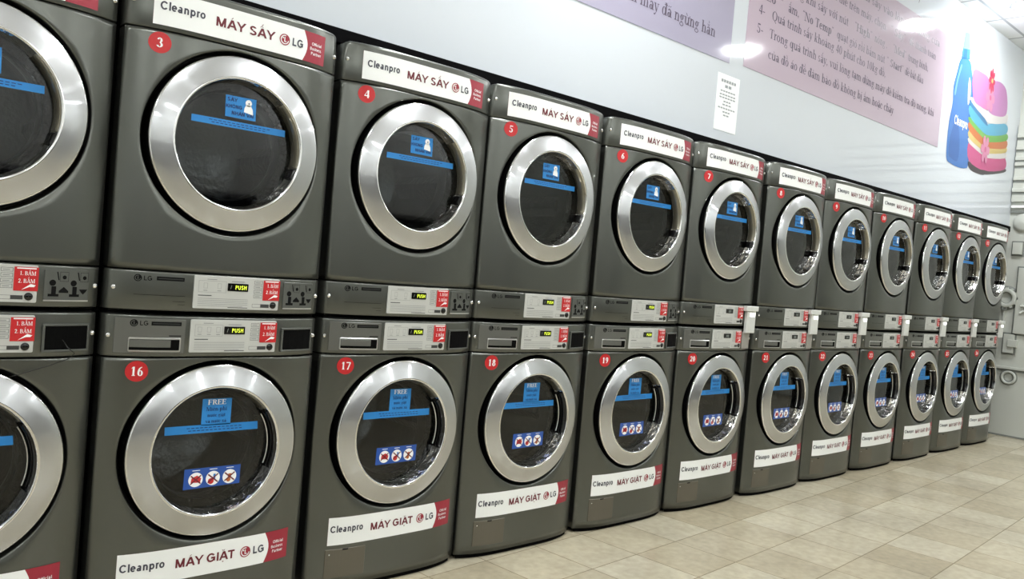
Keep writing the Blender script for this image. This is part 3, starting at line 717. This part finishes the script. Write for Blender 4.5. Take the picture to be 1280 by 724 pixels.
# ---- the row of stacks: a dryer on each washer
XM, PITCH = -.024, .70
DXO = [0, -.0072, .0079, -.0027, .0066, -.0062, .0011, 0, 0, .0027, .002, -.0042]
DYO = [0, -.0199, .0049, .0087, .0123, .0055, -.007, 0, 0, -.0064, -.0017, .0036]
def common(t, D, j):
    link('cabinet', D['cabinet'], t); link('front_panel', D['front_panel'], t); link('name_banner', D['name_banner'], t, 'white and dark red name banner')
    s = link('control_strip', D['control_strip'], t)
    for q in D['screws'][:2]: link('screw', q, s)
    d = link('door', D['door'], t, 'brushed steel door ring')
    for n in ('door_glass', 'door_bowl', 'door_handle'): link(n, D[n], d)
    link('notice_sticker', D['notice_sticker'], d, 'small blue notice on the door glass'); link('notice_strip', D['notice_strip'], d, 'long narrow blue notice on the door glass')
    link('door_gasket', D['door_gasket'], t); link('drum', D['drum'], t)
    pm, disp, st, bt = D['panel']
    p = link('control_panel', pm, t, 'pale control panel')
    link('display', disp[0 if j < 4 else 1], p); link('instruction_sticker', st, p, 'red instruction sticker'); link('start_button', bt, p)
    return s, d
for i in range(12):
    j = i-1; X = j*PITCH+XM+DXO[i]; Y = DYO[i]; nd, nw = j+3, j+16
    if j == -1: ld = 'grey tumble dryer cut off by the left edge, left of dryer number 3'; lw = 'grey washing machine cut off by the left edge, left of washer number 16'
    else:
        tail = ', beside the end wall' if j == 10 else ''
        ld = 'grey tumble dryer with red number %d sticker, on washer %d%s' % (nd, nw, tail)
        lw = 'grey washing machine with red number %d sticker, under dryer %d%s' % (nw, nd, tail)
    t = thing('tumble_dryer', (X, Y, DZ), ld, 'dryer', 'tumble dryers in the upper row')
    s, d = common(t, DM, j)
    h = link('header_panel', DM['header_panel'], t)
    for q in DM['screws'][2:]: link('screw', q, h)
    link('maker_mark', DM['mark'][0], s); link('rating_label', DM['mark'][1], s); link('groove_lines', DM['mark'][2], s); link('coin_slot', DM['coin_slot'], t)
    link('number_sticker', number_sticker(DZ, nd, -.2505, 1.771), t, 'round red number sticker')
    t = thing('washing_machine', (X, Y, 0), lw, 'washing machine', 'washing machines in the lower row')
    s, d = common(t, WM, j); link('base', WM['base'], t)
    dr = link('detergent_drawer', WM['detergent_drawer'], t); link('drawer_handle', WM['drawer_handle'], dr); link('maker_mark', WM['mark'][0], dr); link('rating_label', WM['mark'][1], dr)
    if j < 4: link('coin_slot', WM['coin_slot'], t)
    else: link('slot_cover', WM['slot_cover'], t, 'pale cover plate over the coin slot')
    fl = link('service_flap', WM['service_flap'], t); link('flap_latch', WM['flap_latch'], fl); link('screw', WM['flap_screw'], fl)
    link('safety_label', WM['safety_label'], d, 'blue label with three round warning signs')
    link('number_sticker', number_sticker(0, nw, -.2485, .8135), t, 'round red number sticker')

def on_face(b, x0, x1, z0, z1, yf, m, n=6):                     # box whose back follows the bowed front
    X = [x0+(x1-x0)*i/n for i in range(n+1)]; e = .003; vs = []; fs = []
    for z, d in ((z0, 0), (z1, 0)): vs += [(x, f(x)-.0052, z) for x in X]
    a = [(x0, yf+e, z0), (x1, yf+e, z0), (x1, yf+e, z1), (x0, yf+e, z1)]; c = [(x0+e, yf, z0+e), (x1-e, yf, z0+e), (x1-e, yf, z1-e), (x0+e, yf, z1-e)]
    o = len(vs); vs += a+c; k = n+1
    fs += [(i, i+1, k+i+1, k+i) for i in range(n)]
    fs += [tuple(range(n, -1, -1))+(o, o+1), tuple(range(k, 2*k))+(o+2, o+3), (0, k, o+3, o), (n, o+1, o+2, k+n)]
    fs += [(o+i, o+(i+1) % 4, o+4+(i+1) % 4, o+4+i) for i in range(4)] + [(o+4, o+5, o+6, o+7)]
    b.add(vs, fs, m)
# ---- white card readers on the far seven stacks
b = MB(); on_face(b, .193, .282, .956, 1.0795, -.068, 'reader_white'); b.rect(.2, .275, .972, .9725, -.0685, 'panel_line'); b.rect(.2, .275, .962, .9625, -.0685, 'panel_line'); rb = b.mesh('reader_body')
b = MB(); on_face(b, .172, .294, 1.08, 1.108, -.076, 'reader_white'); rc = b.mesh('reader_cap')
b = MB(); b.box(.222, .268, -.0705, -.0675, 1.05, 1.069, 'reader_light', .001); rl = b.mesh('indicator_light')
for j in range(4, 11):
    t = thing('card_reader', (j*PITCH+XM+DXO[j+1], DYO[j+1], 0), 'white card reader box with lit window on the lower right of dryer number %d' % (j+3), 'card reader', 'white card readers on the dryers')
    for m_ in (rb, rc, rl): m_
    link('reader_body', rb, t); link('reader_cap', rc, t); link('indicator_light', rl, t, 'bright lit window')
# wire hanging out of the leftmost washer's coin slot
b = MB(); x = -.7+XM
b.tube([(x+.245, -.04, .905), (x+.255, -.062, .885), (x+.275, -.060, .868), (x+.262, -.055, .852), (x+.215, -.058, .835), (x+.15, -.062, .815), (x+.12, -.062, .806)], .0015, 'cable_black', 6)
link('wire', b.mesh('wire'), None, 'thin black wire hanging from the coin slot of the leftmost washer', 'wire')

# ---- printed posters on the boards
YBD = .127
def poster(name, x0, x1, z0, z1, m, label, lines):
    b = MB(); b.box(x0, x1, YBD-.003, YBD, z0, z1, m); 
    for body, x, z, h, w, bold in lines: b.text(body, x, z, h, YBD-.0036, 'ink', w, serif=True, bold=bold)
    return link(name, b.mesh(name), None, label, 'poster', 'printed posters on the white wall')
poster('wall_poster', .9, 2.842, 2.452, 3.37, 'lilac', 'lilac poster above dryers, left of the mauve poster', [('đến khi máy đã ngừng hẳn', 1.745, 2.557, .060, .938, .5)])
LN = []
LN.append(('5-', 3.085, 2.690, .054, .07, .5)); LN.append(('Trong quá trình sấy, vui lòng tạm dừng máy để kiểm tra độ nóng, khi', 3.222, 2.691, .054, 2.49, .5))
LN.append(('của đồ áo để đảm bảo đồ không bị ẩm hoặc cháy', 3.228, 2.572, .054, 1.755, .5))
LN.append(('4-', 3.088, 2.800, .054, .07, .5)); LN.append(('Quá trình sấy khoảng 40 phút cho 10kg đồ,', 3.232, 2.800, .054, 1.565, .5))
LN.append(('“', 3.12, 2.893, .054, .03, .5)); LN.append(('Low”', 3.155, 2.893, .054, .19, 1)); LN.append(('ấm,', 3.405, 2.893, .054, .135, .5)); LN.append(('“No Temp”', 3.575, 2.893, .054, .41, 1)); LN.append(('quạt gió rồi bấm nút', 4.03, 2.893, .054, .73, .5)); LN.append(('“ Start”', 4.79, 2.893, .054, .29, 1)); LN.append(('để bắt đầu', 5.11, 2.893, .054, .34, .5))
LN.append(('ph, nóng khi sấy với nút', 3.24, 3.004, .054, .93, .5)); LN.append(('“High”', 4.26, 3.004, .054, .27, 1)); LN.append(('nóng ,', 4.57, 3.004, .054, .21, .5)); LN.append(('“Med”', 4.87, 3.004, .054, .235, 1)); LN.append(('trung bình,', 5.14, 3.004, .054, .385, .5))
LN.append(('nhận thẻ trên máy, chọn', 3.80, 3.122, .054, .93, .5)); LN.append(('“ Sấy”', 4.81, 3.122, .054, .26, 1)); LN.append(('để thanh toán', 5.13, 3.122, .054, .515, .5))
LN.append(('cần sấy vào lồng, và đóng cửa', 4.28, 3.236, .054, 1.415, .5))
poster('wall_poster', 2.983, 5.852, 2.470, 3.368, 'mauve', 'mauve poster with five printed lines of text, right of the lilac poster', LN)
b = MB(); b.text('SẤY)', 5.03, 3.475, .07, YBD-.0012, 'ink', .235, serif=True, bold=.4)
link('wall_lettering', b.mesh('wall_lettering'), None, 'dark printed letters on the white wall above the mauve poster', 'lettering')
b = MB(); b.box(2.749, 2.965, YBD-.002, YBD, 2.073, 2.385, 'paper')
for i, (w, h, z) in enumerate(((.15, .016, 2.34), (.07, .016, 2.312), (.15, .008, 2.288), (.16, .008, 2.268), (.16, .008, 2.252), (.075, .008, 2.232), (.09, .008, 2.214), (.17, .008, 2.194), (.075, .008, 2.174), (.06, .008, 2.156))):
    n = max(2, int(w/.024))
    for k in range(n): b.rect(2.857-w/2+w*k/n, 2.857-w/2+w*(k+.8)/n, z, z+h, YBD-.0026, 'paper_ink')
link('paper_notice', b.mesh('paper_notice'), None, 'small white paper notice taped to the wall below the posters', 'notice')

# ---- printed picture of a bottle and folded towels
pic = thing('wall_picture', (6.1, YBD, 2.38), 'printed picture of a blue bottle beside folded towels on the wall', 'picture')
def part(name, fn, par=pic, off=(6.1, YBD, 2.38)):
    b = MB(); fn(b); b.v = [(x-off[0], y-off[1], z-off[2]) for x, y, z in b.v]; return link(name, b.mesh(name), par)
def smooth(pts, n=6):
    o = []; m_ = len(pts)
    for i in range(m_):
        p0, p1, p2, p3 = (pts[(i+k-1) % m_] for k in range(4))
        for k in range(n):
            t = k/n; o.append(tuple(.5*(2*p1[a]+(p2[a]-p0[a])*t+(2*p0[a]-5*p1[a]+4*p2[a]-p3[a])*t*t+(3*p1[a]-p0[a]-3*p2[a]+p3[a])*t**3) for a in (0, 1)))
    return o
y1 = YBD-.0015
def bottle(b):
    b.poly(smooth([(6.17, 3.26), (6.10, 3.12), (6.06, 3.0), (6.075, 2.87), (6.04, 2.72), (6.035, 2.55), (6.06, 2.41), (6.16, 2.385), (6.31, 2.377), (6.48, 2.39), (6.548, 2.43), (6.52, 2.6), (6.478, 2.787), (6.515, 2.93), (6.49, 3.08), (6.43, 3.2), (6.36, 3.28)], 5), y1, 'bottle_blue')
    b.poly(smooth([(6.10, 2.62), (6.09, 2.46), (6.16, 2.43), (6.30, 2.43), (6.30, 2.60), (6.2, 2.75)], 4), y1-.0004, 'bottle_deep')
    b.poly(smooth([(6.17, 3.2), (6.12, 3.08), (6.09, 2.96), (6.12, 2.95), (6.15, 3.08), (6.20, 3.2)], 4), y1-.0004, 'bottle_light')
    b.poly(smooth([(6.39, 3.15), (6.43, 3.09), (6.445, 2.98), (6.41, 2.92), (6.385, 3.0), (6.375, 3.1)], 4), y1-.0004, 'towel_white')
    b.text('Cleanpro', 6.145, 2.715, .075, y1-.0008, 'white', .30, bold=.01)
part('bottle_print', bottle)
def cap(b):
    b.poly([(6.17, 3.26), (6.36, 3.29), (6.345, 3.375), (6.175, 3.345)], y1, 'bottle_blue'); b.poly([(6.178, 3.345), (6.34, 3.375), (6.31, 3.49), (6.29, 3.5), (6.20, 3.485)], y1, 'bottle_light')
    b.poly([(6.21, 3.27), (6.28, 3.28), (6.28, 3.36), (6.21, 3.345)], y1-.0004, 'bottle_deep')
part('cap_print', cap)
def layer(m, L, R, k=0): part('towel_print', lambda b: (b.poly(smooth(L, 4), y1-.0002*k, m), b.poly(smooth(R, 4), y1-.0002*k-.0001, m) if R else None))
layer('towel_base', [(6.55, 2.46), (6.94, 2.45), (6.93, 2.395), (6.62, 2.395)], [(6.93, 2.40), (7.45, 2.49), (7.46, 2.53), (6.93, 2.46)])
layer('towel_rose', [(6.53, 2.63), (6.92, 2.57), (6.93, 2.44), (6.55, 2.47)], [(6.92, 2.57), (7.42, 2.63), (7.46, 2.52), (6.93, 2.44)], 1)
layer('towel_white', [(6.53, 2.66), (6.92, 2.60), (6.92, 2.56), (6.53, 2.61)], [(6.92, 2.60), (7.42, 2.68), (7.43, 2.62), (6.92, 2.55)], 2)
layer('towel_yellow', [(6.52, 2.72), (6.92, 2.65), (6.92, 2.60), (6.52, 2.65)], [(6.92, 2.65), (7.42, 2.73), (7.43, 2.67), (6.92, 2.59)], 3)
layer('towel_orange', [(6.50, 2.79), (6.91, 2.71), (6.92, 2.64), (6.51, 2.71)], [(6.91, 2.70), (7.42, 2.79), (7.42, 2.71), (6.92, 2.64)], 4)
layer('towel_green', [(6.49, 2.83), (6.90, 2.755), (6.91, 2.70), (6.50, 2.78)], [(6.90, 2.75), (7.41, 2.85), (7.42, 2.78), (6.91, 2.69)], 5)
layer('towel_blue', [(6.48, 2.93), (6.88, 2.84), (6.90, 2.75), (6.49, 2.83)], [(6.90, 2.84), (7.38, 2.93), (7.40, 2.84), (6.90, 2.75)], 6)
layer('towel_navy', [(6.47, 2.96), (6.86, 2.87), (6.88, 2.83), (6.48, 2.92)], None, 7)
layer('towel_white', [(6.50, 3.00), (6.88, 2.95), (6.87, 2.88), (6.48, 2.96)], [(6.88, 2.96), (7.36, 3.03), (7.37, 2.94), (6.90, 2.86)], 8)
layer('towel_pink', [(6.455, 3.22), (6.66, 3.25), (6.84, 3.22), (6.90, 2.99), (6.70, 2.96), (6.51, 3.0)], None, 9)
layer('towel_lilac', [(6.85, 3.17), (7.05, 3.26), (7.30, 3.23), (7.37, 3.03), (7.15, 2.96), (6.88, 2.97)], None, 10)
def ribbon(b, zz):
    for z0 in (zz,):
        for a in range(6): b.poly(smooth([(6.91, z0), (6.91+.09*math.cos(a*PI/3-.4), z0+.10*math.sin(a*PI/3-.4)), (6.91+.11*math.cos(a*PI/3), z0+.13*math.sin(a*PI/3)), (6.91+.09*math.cos(a*PI/3+.4), z0+.10*math.sin(a*PI/3+.4))], 3), y1-.0026-.0002*a, 'flower_pink')
        b.disc(6.91, z0, .025, y1-.0042, 'towel_rose', 12)
part('flower_print', lambda b: ribbon(b, 3.08)); part('flower_print', lambda b: ribbon(b, 2.62))
def redfl(b):
    for a in range(8): b.poly(smooth([(6.91, 3.23), (6.91+.06*math.cos(a*PI/4-.3), 3.23+.085*math.sin(a*PI/4-.3)), (6.91+.08*math.cos(a*PI/4), 3.23+.115*math.sin(a*PI/4)), (6.91+.06*math.cos(a*PI/4+.3), 3.23+.085*math.sin(a*PI/4+.3))], 3), y1-.0034-.0002*a, 'flower_red')
    b.disc(6.91, 3.23, .022, y1-.0055, 'towel_yellow', 12)
part('flower_print', redfl)

# ---- pale relief decoration on the end wall
def on_end(name, label, cat, fn, group=None):                   # local frame: a along -y (to the right in view), z up, d out of the wall
    b = MB(); fn(b); b.v = [(XE+y, -x, z) for x, y, z in b.v]
    return b, link(name, b.mesh(name), None, label, cat, group)
def shade(b, x0, x1, z0, z1, g=.014): b.box(x0-g, x1+g, -.008, 0, z0-g, z1+g, 'relief_dark')  # dark plate behind a relief, painting its outline shadow
def louvre(b):
    b.box(-.12, 1.6, -.035, -.001, 2.25, 2.98, 'relief')
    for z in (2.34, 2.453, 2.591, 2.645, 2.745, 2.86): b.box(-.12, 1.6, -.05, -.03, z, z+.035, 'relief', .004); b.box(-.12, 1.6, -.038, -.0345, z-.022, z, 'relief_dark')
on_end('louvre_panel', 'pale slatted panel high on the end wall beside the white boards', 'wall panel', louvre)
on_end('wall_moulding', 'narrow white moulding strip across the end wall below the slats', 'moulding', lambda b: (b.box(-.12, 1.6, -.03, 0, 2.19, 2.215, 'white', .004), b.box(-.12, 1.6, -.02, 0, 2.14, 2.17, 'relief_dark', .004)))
def gear(b):
    b.lathe(-.085, 1.325, [(.118, 0), (.116, -.008), (.05, -.008)], 'relief_dark', 40); b.lathe(-.085, 1.325, [(.055, 0), (.055, -.03), (.06, -.034), (.085, -.034), (.09, -.03), (.09, 0)], 'relief', 40)  # dark disc behind paints the gear's outline shadow
    for k in range(12):
        a = 2*PI*k/12; c, s = math.cos(a), math.sin(a); P = []
        for d in (0, -.03):
            for r, t in ((.088, -.013), (.103, -.009), (.103, .009), (.088, .013)): P.append((-.085+c*r-s*t, d, 1.325+s*r+c*t))
        b.add(P, [(4, 5, 6, 7), (0, 1, 5, 4), (1, 2, 6, 5), (2, 3, 7, 6)], 'relief')
on_end('gear_ornament', 'pale round gear relief on the end wall beside the last dryer', 'ornament', gear)
on_end('pipe_ornament', 'pale thin pipe relief on the end wall under the gear', 'ornament', lambda b: (b.box(-.10, -.085, -.02, 0, 1.02, 1.23, 'relief', .003), b.box(-.115, -.07, -.03, 0, 1.205, 1.235, 'relief_dark', .003)))
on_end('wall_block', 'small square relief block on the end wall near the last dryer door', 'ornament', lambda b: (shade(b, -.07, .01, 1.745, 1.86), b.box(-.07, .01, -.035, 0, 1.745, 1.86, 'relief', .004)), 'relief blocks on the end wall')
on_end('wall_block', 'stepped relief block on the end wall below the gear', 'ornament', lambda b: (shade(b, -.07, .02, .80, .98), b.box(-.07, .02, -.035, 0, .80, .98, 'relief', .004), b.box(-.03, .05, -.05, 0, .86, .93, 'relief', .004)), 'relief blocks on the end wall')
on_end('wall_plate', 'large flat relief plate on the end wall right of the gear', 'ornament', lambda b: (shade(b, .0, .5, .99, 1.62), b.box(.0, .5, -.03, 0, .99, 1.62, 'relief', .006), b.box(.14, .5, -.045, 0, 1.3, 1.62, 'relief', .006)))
on_end('round_ornament', 'oval ring relief low on the end wall', 'ornament', lambda b: (b.lathe(0, .567, [(.076, 0), (.074, -.008), (.036, -.008), (.034, 0)], 'relief_dark', 36), b.lathe(0, .567, [(.045, 0), (.045, -.02), (.05, -.026), (.06, -.026), (.066, -.02), (.066, 0)], 'relief', 36)), 'round reliefs on the end wall')  # dark ring behind paints the oval's outline shadow
on_end('round_ornament', 'round boss relief on the end wall just below the slats', 'ornament', lambda b: b.lathe(-.005, 2.05, [(.09, 0), (.085, -.02), (.06, -.034), (.0005, -.04)], 'relief', 36), 'round reliefs on the end wall')
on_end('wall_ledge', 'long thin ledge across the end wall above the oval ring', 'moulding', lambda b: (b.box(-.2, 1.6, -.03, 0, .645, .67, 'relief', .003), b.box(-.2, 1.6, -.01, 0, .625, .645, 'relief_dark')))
def wave(b):
    for k, z in enumerate((1.19, 1.24)):
        b.tube([(.05+.026*i, -.010, z+.02*math.sin(i*1.1+k)) for i in range(16)], .01, 'relief', 8)
on_end('wave_ornament', 'pale wavy relief lines on the end wall right of the gear', 'ornament', lambda b: (wave(b), setattr(b, 'v', [(x, y-.03 if x > 0 else y, z) for x, y, z in b.v])))
